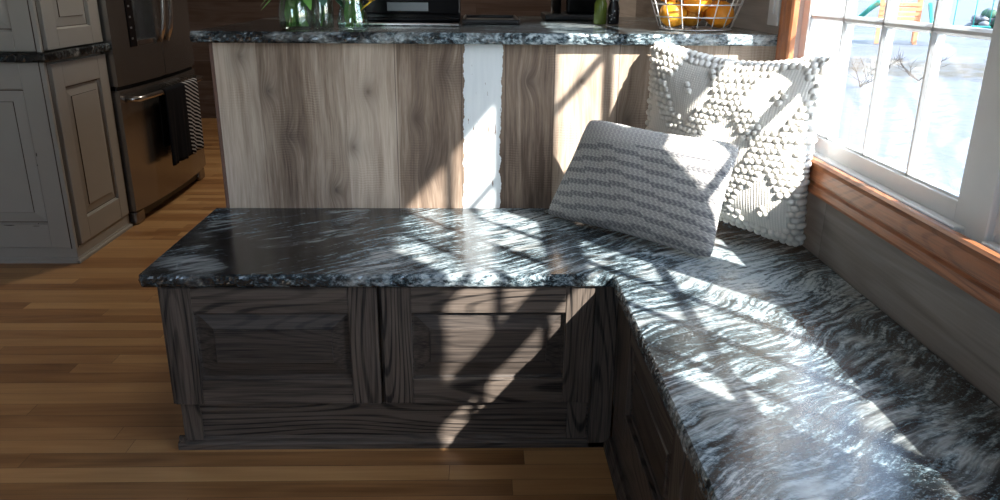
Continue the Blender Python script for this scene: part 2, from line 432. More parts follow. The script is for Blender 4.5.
# double-hung windows
def window(name, span, label):
    y0, y1 = span
    root = thing(name, label, None, (.84, (y0+y1)/2, SILL), None, 'structure')
    b = B()   # jambs, head, sill board, stops
    b.box(XW+.002 if span[0] < 1 else .823, XO+.002, y0-(.045 if span[0] < 1 else .0465), y0-.040, SILL, HEAD, .001).box(XW+.002 if span[0] > 1 else .823, XO+.002, y1+.040, y1+.0455, SILL, HEAD, .001)
    b.box(XW+.002, XO+.002, y0-.038, y1+.038, HEAD-.018, HEAD-.001, .001).box(XW+.002, XO+.03, y0-.038, y1+.038, SILL, SILL+.012, .001)
    b.box(.800, .8215, y0-.038, y1+.038, SILL+.012, SILL+.020, .002)
    b.obj('window_frame', M['white'], root)
    for (xc, z0, z1, zm, lo, hi) in ((.84, GZ0, 1.218, .975, GZ0-.042, 1.258), (.88, 1.268, GZ1, 1.533, 1.232, GZ1+.036)):
        b = B(); x0, x1 = xc-.018, xc+.018
        b.box(x0, x1, y0-.039, y0+.002, lo, hi, .0015).box(x0, x1, y1-.002, y1+.039, lo, hi, .0015)
        b.box(x0+.006, x0+.012, y0, y0+.005, z0, z1).box(x0+.006, x0+.012, y1-.005, y1, z0, z1).box(x0+.006, x0+.012, y0, y1, z0, z0+.005)
        b.box(x0, x1, y0, y1, lo, z0, .0015).box(x0, x1, y0, y1, z1, hi, .0015)
        sash = b.obj('sash', M['white'], root)
        b = B(); wy = (y1-y0)/4
        def bar_v(y):   # muntin bar, chamfered
            pr = [(xc-.012, -.003), (xc-.006, -.0085), (xc+.006, -.0085), (xc+.012, -.003), (xc+.012, .003), (xc+.006, .0085), (xc-.006, .0085), (xc-.012, .003)]
            b.prism([(x, y+d) for x, d in pr], z0, z1)
        for k in (1, 2, 3): bar_v(y0+wy*k)
        vs = []; pr = [(xc-.012, -.003), (xc-.006, -.0085), (xc+.006, -.0085), (xc+.012, -.003), (xc+.012, .003), (xc+.006, .0085), (xc-.006, .0085), (xc-.012, .003)]
        for x, d in pr: vs += [(x, y0, zm+d), (x, y1, zm+d)]
        b.add(vs, [[2*i, 2*i+1, (2*i+3) % 16, (2*i+2) % 16] for i in range(8)])
        b.obj('muntin', M['white'], sash)
        B().box(xc-.002, xc+.002, y0, y1, z0, z1).obj('pane', M['glass'], sash)
    return root
window('window_1', W1, 'white double-hung window with divided panes beside the pillows')
window('window_2', W2, 'white double-hung window nearer the viewer')
b = B().box(.812, XO+.005, W2[1]+.0465, W1[0]-.047, SILL+.001, HEAD-.001, .002)
b.box(XW+.002, .830, W2[1]+.03, W1[0]-.035, SILL, SILL+.010, .001)
struct('trim_2', b, M['white'], 'white mullion between the two windows')
# outside brickmould
b = B()
b.box(XO, XO+.03, oy1-.012, oy1+.07, SILL, HEAD, .002).box(XO, XO+.03, oy0-.09, oy0, SILL, HEAD, .002).box(XO, XO+.02, oy0, oy1, HEAD-.004, HEAD+.06, .002)
struct('trim_3', b, M['white'], 'white outside moulding of the window')

# ------------------------------------------------------------------ raised panel doors
def raised_door(parent, Mx, w, h, t, stile, rail, slope, mats, name='door', label=None, glaze=None, pm=None):
    """local: x 0..w, z 0..h, front at y=-t, back y=0.  mats = (vertical grain, horizontal grain)"""
    b = B(Mx); bv = .0018
    b.box(0, stile, -t, 0, 0, h, bv).box(w-stile, w, -t, 0, 0, h, bv)
    b.box(stile, w-stile, -t+.0004, 0, 0, rail, bv, 1).box(stile, w-stile, -t+.0004, 0, h-rail, h, bv, 1)
    d = b.obj(name, [mats[0], mats[1]], parent)
    if label: d['label'] = label
    x0, x1, z0, z1 = stile, w-stile, rail, h-rail
    def ring(i, y): return [(x0+i, y, z0+i), (x1-i, y, z0+i), (x1-i, y, z1-i), (x0+i, y, z1-i)]
    g = -t*.30; f = -t*.82
    R = [ring(-.001, -t*.55), ring(.004, g), ring(.007, g), ring(slope, f+.003), ring(slope+.0015, f)]
    b = B(Mx); vs = [p for r in R for p in r]
    for i in range(4):
        for k in range(4):
            m = 0
            if glaze and i in (1, 3): m = 1
            elif (k % 2) == 0 and not glaze: m = 0
            b.add([R[i][k], R[i][(k+1) % 4], R[i+1][(k+1) % 4], R[i+1][k]], [[0, 1, 2, 3]], m)
    b.add(R[4], [[0, 1, 2, 3]], 0)
    b.obj('raised_panel', [pm or mats[1], glaze or mats[0]], d)
    return d

# ------------------------------------------------------------------ bench, left leg
YD = 1.597          # front face of the doors
root = thing('bench_cabinet', 'charcoal oak bench cabinet with two raised panel doors facing the viewer', 'cabinet', (-.2, 1.85, 0))
b = B().box(-.711, .304, YD+.019, YP-.002, .118, .4185, .001)
b.box(-.693, -.681, YD+.018, YP-.01, 0, .118).box(-.693, .31, YD+.033, YD+.05, 0, .118).box(-.693, .31, YP-.02, YP-.004, 0, .118)
b.obj('carcass', M['oak_z'], root)
# filler stile at the inner corner
B().box(.256, .309, YD+.010, YD+.03, .0, .4185, .001).obj('corner_stile', M['oak_z'], root)
b = B().box(-.695, .256, YD+.024, YD+.036, .022, .120, .0008, 1)
b.box(-.695, -.652, YD+.017, YD+.026, .022, .120, .001, 0).box(.205, .250, YD+.017, YD+.026, .022, .120, .001, 0)
b.box(-.652, .205, YD+.017, YD+.026, .1, .120, .001, 1)
b.obj('plinth', [M['oak_z'], M['oak_x']], root)
def shoe(b, p0, p1, nx, ny, h=.03, d=.018, mat=0):
    """quarter-round shoe moulding from p0 to p1, bulging along (nx, ny)"""
    pr = [(0, 0), (d, 0), (d, h*.45), (d*.8, h*.62), (d*.45, h*.72), (d*.35, h), (0, h)]
    vs = []
    for o, z in pr: vs += [(p0[0]+nx*o, p0[1]+ny*o, z), (p1[0]+nx*o, p1[1]+ny*o, z)]
    n = len(pr)
    b.add(vs, [[2*i, 2*i+1, (2*i+3) % (2*n), (2*i+2) % (2*n)] for i in range(n)]+[[2*i for i in range(n)], [2*i+1 for i in range(n)][::-1]], mat)
b = B(); shoe(b, (-.711, YD+.028), (.3115, YD+.028), 0, -1); shoe(b, (-.693, YD+.012), (-.693, YP-.01), -1, 0)
b.obj('shoe_moulding', M['oak_x'], root)
for x0, w in ((-.698, .470), (-.218, .472)):
    raised_door(root, Matrix.Translation((x0, YD+.019, .127)), w, .289, .019, .064, .0625, .040, (M['oak_z'], M['oak_x']), pm=M['oak_p'])
# ------------------------------------------------------------------ bench, right leg along the window
root = thing('bench_cabinet', 'charcoal oak bench cabinet running under the window towards the viewer', 'cabinet', (.55, .5, 0))
YE = -.62
b = B().box(.322, XW-.004, YE, YP-.004, .118, .4185, .001).box(.335, XW-.02, YE+.01, YD+.03, 0, .118)
b.obj('carcass', M['oak_y'], root)
b = B().box(.312, .336, YE, YD+.006, .02, .112, .001); shoe(b, (.312, YE), (.312, YD+.009), -1, 0); b.obj('plinth', M['oak_y'], root)
Rz = Matrix.Rotation(-PI/2, 4, 'Z')          # local x -> -y, local -y -> -x
yy = YD-.095
B().box(.310, .322, YD-.09, YD+.012, .118, .4185, .001).obj('corner_stile', M['oak_z'], root)
for k in range(4):
    raised_door(root, Matrix.Translation((.324, yy, .127)) @ Rz, .5, .289, .019, .064, .0625, .040, (M['oak_z'], M['oak_y']), pm=M['oak_py'])
    yy -= .51

# ------------------------------------------------------------------ granite slabs, eased broken edge
def slab(name, poly, z0, z1, rough_edges, label, cat, jag=.0016, step=.007):
    """poly: ccw corners; rough_edges: indexes of polygon edges that get a chiselled profile"""
    n = len(poly); ring = []
    for i in range(n):
        p, q = Vector(poly[i]), Vector(poly[(i+1) % n]); L = (q-p).length; k = max(1, int(L/step)) if i in rough_edges else max(1, int(L/.05))
        nv = Vector(((q-p).y, -(q-p).x)).normalized()
        for j in range(k): ring.append((p+(q-p)*(j/k), nv, i in rough_edges, (j == 0)))
    # average normals at corners
    h = z1-z0; prof = [(.004, 0), (.0008, .0035), (.0, h*.3), (.0, h*.5), (.0, h*.7), (.0016, h-.004), (.0048, h-.0005)]
    m = len(ring); b = B(); vs = []
    for (o, z) in prof:
        for i, (p, nv, rg, c) in enumerate(ring):
            nn = nv
            if c:
                nn = (nv+ring[i-1][1]); nn = nn/ max(.3, nn.dot(nv))
            jit = random.uniform(-jag, jag*.4) if rg else 0
            if o > .003 : jit *= .5
            vs.append((p.x-nn.x*(o-jit), p.y-nn.y*(o-jit), z0+z+(random.uniform(-.0008, .0008) if rg and .001 < z < h-.001 else 0)))
    K = len(prof); fs = []
    for k in range(K-1):
        for i in range(m):
            j = (i+1) % m; fs.append([k*m+i, k*m+j, (k+1)*m+j, (k+1)*m+i])
    fs.append([(K-1)*m+i for i in range(m)]); fs.append([i for i in range(m)][::-1])
    b.add(vs, fs)
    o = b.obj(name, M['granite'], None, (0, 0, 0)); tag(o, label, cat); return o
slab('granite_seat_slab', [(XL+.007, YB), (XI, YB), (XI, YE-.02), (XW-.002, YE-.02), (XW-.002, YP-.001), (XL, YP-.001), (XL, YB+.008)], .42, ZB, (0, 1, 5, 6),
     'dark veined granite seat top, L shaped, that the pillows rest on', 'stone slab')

# ------------------------------------------------------------------ bar peninsula
root = thing('bar_cabinet', 'bar base faced with upright weathered planks, one painted white', 'cabinet', (0, 2.4, 0))
B().box(-.698, XW-.003, YP, YP+.016, .0, .8965, .0005).obj('plank_panel', M['barn'], root).location = (0, 0, 0)
B().box(-.690, XW-.003, YP+.016, 3.10, .0, .8965).obj('carcass', M['wall_x'], root)
B().box(-.7075, -.698, YP-.002, YP+.03, .0, .8965, .001).obj('corner_bead', plain('brown_edge', (.13, .07, .05), .6), root)
slab('bar_counter', [(-.744, 2.087), (.787, 2.087), (.787, 3.15), (-.744, 3.15)], .897, .926, (0, 3),
     'dark veined granite counter on the plank faced bar', 'counter', .0014)
for o in bpy.data.objects:      # the plank material is drawn in world metres
    if o.name == 'plank_panel':
        o.data.transform(Matrix.Translation((0, 2.4, 0))); o.location = (0, -2.4, 0)

# ------------------------------------------------------------------ pillows
def smooth_noise(shape, n, rg):
    g = rg.normal(size=(n, n)); U = np.linspace(0, n-1.001, shape)
    i = U.astype(int); f = U-i; f = f*f*(3-2*f)
    a = g[np.ix_(i, i)]; bq = g[np.ix_(i+1, i)]; c = g[np.ix_(i, i+1)]; d = g[np.ix_(i+1, i+1)]
    F, G = np.meshgrid(f, f, indexing='ij')
    return a*(1-F)*(1-G)+bq*F*(1-G)+c*(1-F)*G+d*F*G
def pillow(name, parts_mat, corners, out, Tf, Tb, n, texf, inset, rnd, label, ear=None, wr=.004, power=.42, vin=1.):
    BL, BR, TR, TL = [np.array(c, float) for c in corners]; out = np.array(out, float); out /= np.linalg.norm(out)
    base = (BL+BR)/2
    root = thing(name, label, 'pillow', tuple(base))
    W = np.linalg.norm(BR-BL); H = np.linalg.norm(TL-BL)
    for side, T, nn in (('front_cover', Tf, n), ('back_cover', Tb, n//3)):
        u = np.linspace(0, 1, nn); Uu, Vv = np.meshgrid(u, u, indexing='ij')
        U = 2*Uu-1; V = 2*Vv-1
        ru = 1-inset*(1-V**2)-rnd*(V**2)**5*(U**2)**3; rv = 1-inset*vin*(1-U**2)**2-rnd*(U**2)**5*(V**2)**3
        u2 = (U*ru+1)/2; v2 = (V*rv+1)/2
        P = ((1-u2)*(1-v2))[..., None]*BL+(u2*(1-v2))[..., None]*BR+(u2*v2)[..., None]*TR+((1-u2)*v2)[..., None]*TL
        h = ((1-U**2)*(1-V**2)).clip(0)**power
        lump = smooth_noise(nn, 6, np.random.default_rng(11))*wr*h
        sgn = 1 if side == 'front_cover' else -1
        P = P+out*((sgn*T*h)+lump*sgn)[..., None]
        if ear is not None: P = P+ear(Uu, Vv, sgn, h)
        du = np.gradient(P, axis=0); dv = np.gradient(P, axis=1)
        N = np.cross(du, dv); N /= np.linalg.norm(N, axis=2, keepdims=True)+1e-9
        if np.sum(N*out) * sgn < 0: N = -N
        disp, yarn_ = texf(Uu, Vv, W, H)
        P = P+N*disp[..., None]-base
        idx = np.arange(nn*nn).reshape(nn, nn)
        F = np.stack([idx[:-1, :-1], idx[1:, :-1], idx[1:, 1:], idx[:-1, 1:]], -1).reshape(-1, 4)
        if sgn*np.sum(np.cross(du, dv)*out) < 0: F = F[:, ::-1]
        me = bpy.data.meshes.new(side); me.from_pydata(P.reshape(-1, 3).tolist(), [], F.tolist())
        me.polygons.foreach_set('use_smooth', [True]*len(me.polygons))
        at = me.attributes.new('yarn', 'FLOAT', 'POINT'); at.data.foreach_set('value', yarn_.reshape(-1).astype(np.float32))
        me.materials.append(parts_mat); me.update()
        o = bpy.data.objects.new(side, me); C.objects.link(o); o.parent = root
    return root

def bobble_tex(u, v, W, H):
    s = .0158
    x = u*W/s; y = v*H/(s*.92)
    row = np.floor(y); xs = x+(row % 2)*.5
    cx = np.floor(xs)+.5; cy = row+.5
    j1 = .14*np.sin(cx*17.3+cy*5.1); j2 = .12*np.sin(cx*7.7+cy*23.9)
    d = np.sqrt((xs-cx-j1)**2+((y-cy-j2)*.95)**2)
    # centre of this bobble in uv, for the on / off pattern
    bu = (cx-(row % 2)*.5)*s/W; bv = cy*s*.92/H
    p = (bu*2.0+bv*1.55+.10); q = (bu*2.0-bv*1.55+.62)
    fp = np.abs((p % 1)-.5); fq = np.abs((q % 1)-.5)
    on = (fp < .155) | (fq < .155) | ((fp > .43) & (fq > .43))
    edge = (bu < .05) | (bu > .955) | (bv < .05) | (bv > .96)
    on = on | edge
    hb = np.sqrt(np.clip(1-(d/.55)**2, 0, 1))
    # plain stitch elsewhere : columns of little v shaped stitches
    kx = u*W/.0066; ky = v*H/.0056
    cx_j = 0; st = np.abs(np.sin(PI*kx))*(.55+.45*np.abs(np.sin(PI*(ky+np.abs((kx % 1)-.5)*1.2))))
    jitter = 1+.25*np.sin(cx*12.9+cy*78.2)
    disp = np.where(on, .0078*hb*jitter, .0012*st)
    yv = np.where(on, .55+.45*hb, .62+.35*st)
    return disp, yv
def weave_tex(u, v, W, H):
    L = .0064
    s = v*H/L; row = np.floor(s); fr = s-row
    pr = np.where(row % 2 == 0, 1., -1.)
    a = u*W/.0078+pr*(fr-.5)*1.1+row*.37
    tw = np.abs(np.sin(PI*a)); body = np.sqrt(np.clip(1-(2*fr-1)**2, 0, 1))
    disp = .0022*body*(.35+.65*tw)
    pat = np.array([.30, .75, .55, .85, .35, .7, .25, .8, .5, .28, .75, .38, .82, .3, .68, .33, .8, .45, .85, .6, .9, .75, .88, .95, .82, .9, .95, .85, .9, .95, .9, .95, .9])
    wob = row+1.1*np.sin(u*7+v*4)
    tone = np.where((np.floor(wob) % 5) < 2, .30, .74)
    tone = np.where(v > .8, .85, tone)
    alt = ((np.floor(a) % 2) == 0)
    yv = np.clip(tone+np.where(alt, .16, -.16), 0, 1)*(.72+.28*tw*body)
    return disp, yv
pillow('throw_pillow', M['wool'], [(.425, 2.045, .466), (.760, 1.728, .464), (.803, 1.785, .892), (.450, 2.090, .906)], (-.66, -.75, .02), .095, .06, 420, bobble_tex, .09, .02,
       'large square cream pillow with knitted bobble diamonds, standing in the corner', wr=.006, vin=1.6)
pillow('throw_pillow', M['weave'], [(.180, 2.045, .4515), (.530, 1.672, .453), (.607, 1.782, .696), (.283, 2.010, .718)], (-.60, -.62, .50), .058, .018, 520, weave_tex, .045, .035,
       'small oblong grey and cream woven pillow leaning in front of the large one', wr=.004)

# ------------------------------------------------------------------ left run : painted cabinets
CX, CY0, CY1 = -1.562, 2.90, 3.385
cr = M['cream']; gz = M['glaze']
root = thing('base_cabinet', 'cream painted base cabinet with glazed raised panels, left of the refrigerator', 'cabinet', (-1.85, 3.15, 0))
b = B().box(-2.15, CX-.020, CY0+.019, CY1, .06, .765, .001); b.obj('carcass', [cr], root)
b = B().box(-2.14, CX-.006, CY0+.012, CY1, 0, .062, .001); shoe(b, (-2.14, CY0+.012), (CX+.0, CY0+.012), 0, -1, .02, .012); shoe(b, (CX-.006, CY0+.0), (CX-.006, CY1), 1, 0, .02, .012)
b.obj('toe_kick', [cr], root)
def corner_post(z0, z1, root, dy=0.):
    b = B(); b.box(CX-.019, CX-.002, CY0+.002+dy, CY0+.019+dy, z0, z1, .002); b.tube([(CX-.0195, CY0+.003+dy, z0), (CX-.0195, CY0+.003+dy, z1)], .0022, 6, 1); b.tube([(CX-.003, CY0+.0195+dy, z0), (CX-.003, CY0+.0195+dy, z1)], .0022, 6, 1)
    b.obj('corner_post', [cr, gz], root)
corner_post(.06, .765, root)
e = raised_door(root, Matrix.Translation((-2.02, CY0+.02, .064)), .438, .70, .019, .072, .095, .045, (cr, cr), 'end_panel', None, gz)
for (px, pz, w, h) in ((-1.648, .43, .004, .018), (-1.652, .39, .003, .006), (-1.80, .155, .05, .0028), (-1.70, .152, .035, .0025), (-1.69, .162, .003, .004)):
    b = B(); k = 9
    vs = [(px+w/2*math.cos(2*PI*i/k)*random.uniform(.6, 1.1), CY0-.0004, pz+h/2*math.sin(2*PI*i/k)*random.uniform(.6, 1.1)) for i in range(k)]
    b.add(vs+[(x, y+.002, z) for x, y, z in vs], [list(range(k))]+[[i, (i+1) % k, (i+1) % k+k, i+k] for i in range(k)])
    b.obj('paint_chip', M['worn'], e)
RzP = Matrix.Rotation(PI/2, 4, 'Z')           # local x -> +y, local -y -> +x
raised_door(root, Matrix.Translation((CX-.018, CY0+.045, .064)) @ RzP, CY1-CY0-.05, .69, .019, .075, .09, .04, (cr, cr), 'door', None, gz)
slab('side_counter', [(-2.17, 2.872), (CX+.022, 2.872), (CX+.022, CY1+.01), (-2.17, CY1+.01)], .767, .798, (0, 1),
     'dark granite counter on the cream cabinet at far left', 'counter', .001)
root = thing('upper_cabinet', 'cream hutch cabinet standing on the granite counter at far left', 'cabinet', (-1.85, 3.15, .80))
b = B().box(-2.15, CX-.020, CY0+.019, CY1, .799, 1.75, .001); b.obj('carcass', [cr], root)
corner_post(.799, 1.75, root)
raised_door(root, Matrix.Translation((-2.02, CY0+.02, .803)), .438, .94, .019, .072, .07, .045, (cr, cr), 'end_panel', None, gz)
raised_door(root, Matrix.Translation((CX-.018, CY0+.045, .803)) @ RzP, CY1-CY0-.05, .94, .019, .085, .07, .04, (cr, cr), 'door', None, gz)

# ------------------------------------------------------------------ refrigerator (front faces +x)
FX, FY0, FY1, FC = -1.535, 3.396, 4.330, 3.863
root = thing('refrigerator', 'dark stainless french door refrigerator with a bottom freezer drawer', 'refrigerator', (-1.85, FC, 0))
k_ = FY1-FY0
def fx(y): return FX+.026*(1-((y-FC)/(k_/2))**2)
def plan(y0, y1, back, n=10): return [(back, y0)]+[(fx(y0+(y1-y0)*i/n), y0+(y1-y0)*i/n) for i in range(n+1)]+[(back, y1)]
B().box(-2.2, FX-.07, FY0+.006, 4.325, .04, 1.76, .004).obj('body', M['dark'], root)
def fdoor(y0, y1, z0, z1, disp=None):
    b = B(); bk = FX-.062
    if disp is None: b.prism(plan(y0, y1, bk), z0, z1, 0, .006)
    else:
        a, c, d0, d1 = disp
        b.prism(plan(y0, y1, bk), z0, d0, 0, .004); b.prism(plan(y0, y1, bk), d1, z1, 0, .004)
        b.prism(plan(y0, a, bk, 4), d0-.004, d1+.004); b.prism(plan(c, y1, bk, 4), d0-.004, d1+.004)
    return b
dA = fdoor(FY0, FC-.003, .615, 1.77, (FY0+.14, FY0+.405, .768, 1.18)).obj('door', M['steel'], root)
dB = fdoor(FC+.003, FY1, .615, 1.77).obj('door', M['steel'], root)
dC = fdoor(FY0, FY1, .065, .597).obj('freezer_drawer', M['steel'], root)
B().box(FX-.02, FX-.012, FY0+.01, 4.32, .592, .618).obj('gasket', M['dark'], root)
a0, a1 = FY0+.14, FY0+.405
b = B().box(FX-.060, FX-.050, a0, a1, .77, 1.185, 0, 0).box(FX-.05, FX+.018, a0+.004, a0+.070, .768, 1.18, .002, 1)
b.box(FX-.05, FX+.020, a0+.070, a1, .768, .793, .002, 0)
for i in range(8): b.box(FX+.018, FX+.0186, a0+.020, a0+.036, .80+i*.045, .808+i*.045, 0, 2)
b.obj('dispenser', [M['chrome'], M['blackgloss'], plain('grey_print', (.12, .12, .13), .5)], dA)
def fhandle(y, par):
    b = B(); pts = []
    for i in range(15):
        z = .775+.85*i/14; s_ = math.sin(PI*i/14)**.4
        pts.append((fx(y)+.008+.045*s_, y, z))
    b.tube(pts, .0115, 10); b.obj('handle', M['chrome'], par)
fhandle(FC-.045, dA); fhandle(FC+.045, dB)
b = B(); n = 16
pts = [(fx(FY0+.07+(k_-.14)*i/n)+.045, FY0+.07+(k_-.14)*i/n, .556) for i in range(n+1)]
pts = [(fx(FY0+.05), FY0+.05, .556)]+pts+[(fx(FY1-.05), FY1-.05, .556)]
for dz in (0,): b.tube(pts, .013, 10)
b.obj('handle', M['chrome'], dC)
b = B().box(FX-.06, FX-.02, FY0+.02, 4.31, .012, .07, .002); b.obj('grille', M['black'], root)
for y in (FY0+.01, 4.23): B().box(FX-.07, FX-.004, y, y+.085, 0, .06, .012, 0, 3).obj('foot', M['steel'], root)

# towel over the freezer handle
ty0, ty1 = 3.68, 4.12
tr = (-1.48, ty0, .35)
b = B(); vs = []; nu, nv = 40, 26
def tow(i, side):
    y = ty0+(ty1-ty0)*i/nu; fold = .007*math.sin(i/nu*PI*7)+.004*math.sin(i*1.3)
    X = fx(y)+.045
    return y, X, fold
for side, zb in ((1, .215), (-1, .30)):
    o = len(b.v); vs = []
    for i in range(nu+1):
        y, X, fold = tow(i, side)
        for j in range(nv+1):
            if j < 6:
                a = PI/2*(1-j/6); x = X+side*.0165*math.cos(a); z = .556+.0165*math.sin(a)
            else:
                q = (j-6)/(nv-6); x = X+side*(.0165+fold*q*(1 if side > 0 else .3)); z = .556-(.556-zb)*q
            vs.append((x, y-(.02*(q if j >= 6 else 0)), z))
    fs = [[i*(nv+1)+j, (i+1)*(nv+1)+j, (i+1)*(nv+1)+j+1, i*(nv+1)+j+1] for i in range(nu) for j in range(nv)]
    b.add(vs, fs, 0, True)
tw = b.obj('dish_towel', M['towel'], None, tr); tag(tw, 'black dish towel with white stripes hanging from the freezer handle', 'towel')
sol = tw.modifiers.new('thick', 'SOLIDIFY'); sol.thickness = .003

# ------------------------------------------------------------------ on the bar counter
ZC = .926
root = thing('range', 'glossy black range with steel edge strip set behind the bar counter', 'range', (-.36, 2.6, ZC))
rx0, rx1 = -.415, -.062
B().box(rx0, rx1, 2.40, 3.02, ZC+.0005, ZC+.006, .002).obj('cooktop', M['blackgloss'], root)
B().box(rx0, rx1, 2.385, 2.400, ZC+.0005, ZC+.0085, .002).obj('edge_strip', M['chrome'], root)
b = B().box(rx0, rx1, 2.55, 2.63, ZC+.006, ZC+.017, .003).box(rx0, rx1, 2.575, 2.63, ZC+.015, ZC+.028, .001).box(rx0, rx1, 2.555, 2.63, ZC+.027, ZC+.16, .005, 0, 2)
b.obj('backguard', M['blackgloss'], root)
B().box(rx0+.125, rx1-.10, 2.5525, 2.556, ZC+.036, ZC+.062, .001).obj('display_glare', plain('display_glare_grey', (.16, .18, .19), .25), root)  # display panel, its pale grey painted in for a window reflection
for x in (rx0+.035, rx0+.085): B().tube([(x, 2.556, ZC+.12), (x, 2.535, ZC+.12)], .02, 20).obj('knob', M['black'], root)

def jar(name, cx, cy, prof, label, thick=.0025):
    outer = [(r, ZC+.0005+z) for r, z in prof]
    inner = [(max(r-thick, .001), z+(.004 if i == 0 else 0)) for i, (r, z) in enumerate(outer)][::-1]
    b = B(); b.lathe(outer+inner, cx, cy, 32)
    o = b.obj(name, M['vase'], None, (cx, cy, ZC)); tag(o, label, 'vase'); return o
jar('glass_vase', -.497, 2.205, [(.036, 0), (.042, .004), (.044, .02), (.043, .05), (.038, .075), (.034, .085), (.034, .10), (.036, .105)], 'wide clear glass vase full of green stems, leftmost on the bar')
jar('glass_vase', -.428, 2.225, [(.026, 0), (.029, .004), (.030, .03), (.030, .07), (.027, .085), (.027, .105), (.029, .108)], 'narrow clear glass vase between the two leafy ones')
jar('glass_vase', -.343, 2.205, [(.036, 0), (.041, .005), (.0425, .02), (.038, .042), (.033, .06), (.031, .085), (.036, .105), (.039, .112)], 'round bellied glass vase holding yellow flowers')

def leaf(b, base, d, L, w, mat=0, droop=.3):
    base = Vector(base); d = Vector(d).normalized(); side = d.cross(Vector((0, 0, 1)))
    if side.length < .1: side = Vector((1, 0, 0))
    side.normalize(); up = side.cross(d).normalized(); n = 8; vs = []; fs = []
    for i in range(n+1):
        t_ = i/n; ww = w*math.sin(PI*min(1, t_*.98+.02))**.8*(1-.25*t_)
        c = base+d*L*t_-Vector((0, 0, 1))*droop*L*t_*t_
        vs += [c-side*ww, c+up*(-ww*.25), c+side*ww]
    for i in range(n):
        a = 3*i; fs += [[a, a+1, a+4, a+3], [a+1, a+2, a+5, a+4]]
    b.add(vs, fs, mat, True)
def bouquet(cx, cy, r, nst, leaves, petals, label, leafmat, seed, top=.16):
    rr = random.Random(seed)
    root = thing('bouquet', label, 'flowers', (cx, cy, ZC+.005))
    b = B(); tips = []
    for k in range(nst):
        a = rr.uniform(0, 2*PI); a2 = a+PI+rr.uniform(-.6, .6); r0 = r*rr.uniform(.2, .85); r1 = .028*rr.uniform(.2, .9)
        p0 = Vector((cx+r0*math.cos(a), cy+r0*math.sin(a), ZC+.007)); p1 = Vector((cx+r1*math.cos(a2), cy+r1*math.sin(a2), ZC+.095))
        p2 = p1+(p1-p0)*.7+Vector((0, 0, rr.uniform(.02, top-.06))); tips.append((p1, p2))
        b.tube([p0, (p0+p1)/2, p1, p2], .0024, 7)
    b.obj('stems', M['stem'], root)
    b = B()
    for k in range(leaves):
        p1, p2 = tips[k % nst]; q = p1+(p2-p1)*rr.uniform(0, 1)
        a = rr.uniform(0, 2*PI); leaf(b, q, (math.cos(a), math.sin(a), rr.uniform(-.2, .8)), rr.uniform(.04, .075), rr.uniform(.010, .02), 0, rr.uniform(.2, .7))
    # leaves pushed down inside the jar
    for k in range(leaves//2):
        a = rr.uniform(0, 2*PI); rq = r*rr.uniform(.1, .8)
        leaf(b, (cx+rq*math.cos(a), cy+rq*math.sin(a), ZC+rr.uniform(.01, .03)), (-math.cos(a)*.1, -math.sin(a)*.1, 1), rr.uniform(.04, .07), rr.uniform(.006, .012), 0, 0)
    b.obj('leaves', leafmat, root)
    for k in range(petals):
        b = B(); p1, p2 = tips[k % nst]; c = p2
        for ring, (n, tilt, L) in enumerate(((7, .25, .032), (6, .8, .028), (4, 1.6, .022))):
            for i in range(n):
                a = 2*PI*i/n+ring*.4; leaf(b, c, (math.cos(a), math.sin(a), tilt), L, .010, 0, .1)
        b.obj('blossom', M['petal'], root)
    return root
r1 = bouquet(-.497, 2.205, .038, 26, 60, 0, 'green leafy stems in the wide leftmost vase', M['leaf'], 3)
bq = B(); leaf(bq, (-.535, 2.19, 1.02), (-.6, -.1, -.45), .06, .014, 0, .2); leaf(bq, (-.53, 2.2, 1.01), (-.5, -.2, .2), .06, .014, 0, .8); bq.obj('drooping_leaf', M['leaf'], r1)
r3 = bouquet(-.428, 2.225, .022, 2, 8, 0, 'blue green leafy sprig in the narrow middle vase', M['euca'], 9, .12)
bq = B(); leaf(bq, (-.40, 2.21, 1.02), (.6, -.2, -.5), .055, .018, 0, .2); leaf(bq, (-.42, 2.2, 1.025), (.1, -.5, -.5), .045, .016, 0, .2); bq.obj('drooping_leaf', M['euca'], r3)
r2 = bouquet(-.343, 2.205, .034, 13, 16, 4, 'yellow flowers on green stems in the round bellied vase', M['leaf'], 5)
bq = B()
for i in range(12):
    a = 2*PI*i/12; leaf(bq, (-.292, 2.195, .998), (math.cos(a)*.8, math.sin(a)*.5, .5+.4*(i % 2)), .03, .011, 0, .1)
bq.tube([(-.335, 2.2, .96), (-.31, 2.198, .985), (-.292, 2.195, .998)], .0022, 6)
bq.obj('blossom', M['petal'], r2)

# tray, coffee maker, bottle, jar
root = thing('tray', 'low black tray lying on the bar counter right of the range', 'tray', (.03, 2.64, ZC))
b = B().box(-.055, .122, 2.47, 2.83, ZC+.001, ZC+.006, .002)
b.box(-.055, -.047, 2.47, 2.83, ZC+.006, ZC+.016, .002).box(.114, .122, 2.47, 2.83, ZC+.006, ZC+.016, .002).box(-.047, .114, 2.47, 2.478, ZC+.006, ZC+.016, .002).box(-.047, .114, 2.822, 2.83, ZC+.006, ZC+.016, .002)
b.obj('pan', M['black'], root)
B().box(.0, .065, 2.83, 2.85, ZC+.008, ZC+.016, .003).obj('handle', M['black'], root)
root = thing('coffee_maker', 'black coffee maker with a steel column at the back of the bar', 'coffee maker', (.31, 2.86, ZC))
B().box(.222, .40, 2.77, 2.99, ZC+.001, ZC+.022, .006, 0, 2).obj('base', M['black'], root)
B().tube([(.262, 2.82, ZC+.022), (.262, 2.82, ZC+.30)], .018, 24).obj('column', M['chrome'], root)
B().box(.295, .405, 2.80, 2.99, ZC+.022, ZC+.31, .012, 0, 3).obj('body', M['blackgloss'], root)
B().box(.235, .40, 2.79, 2.97, ZC+.31, ZC+.35, .01, 0, 3).obj('lid', M['black'], root)
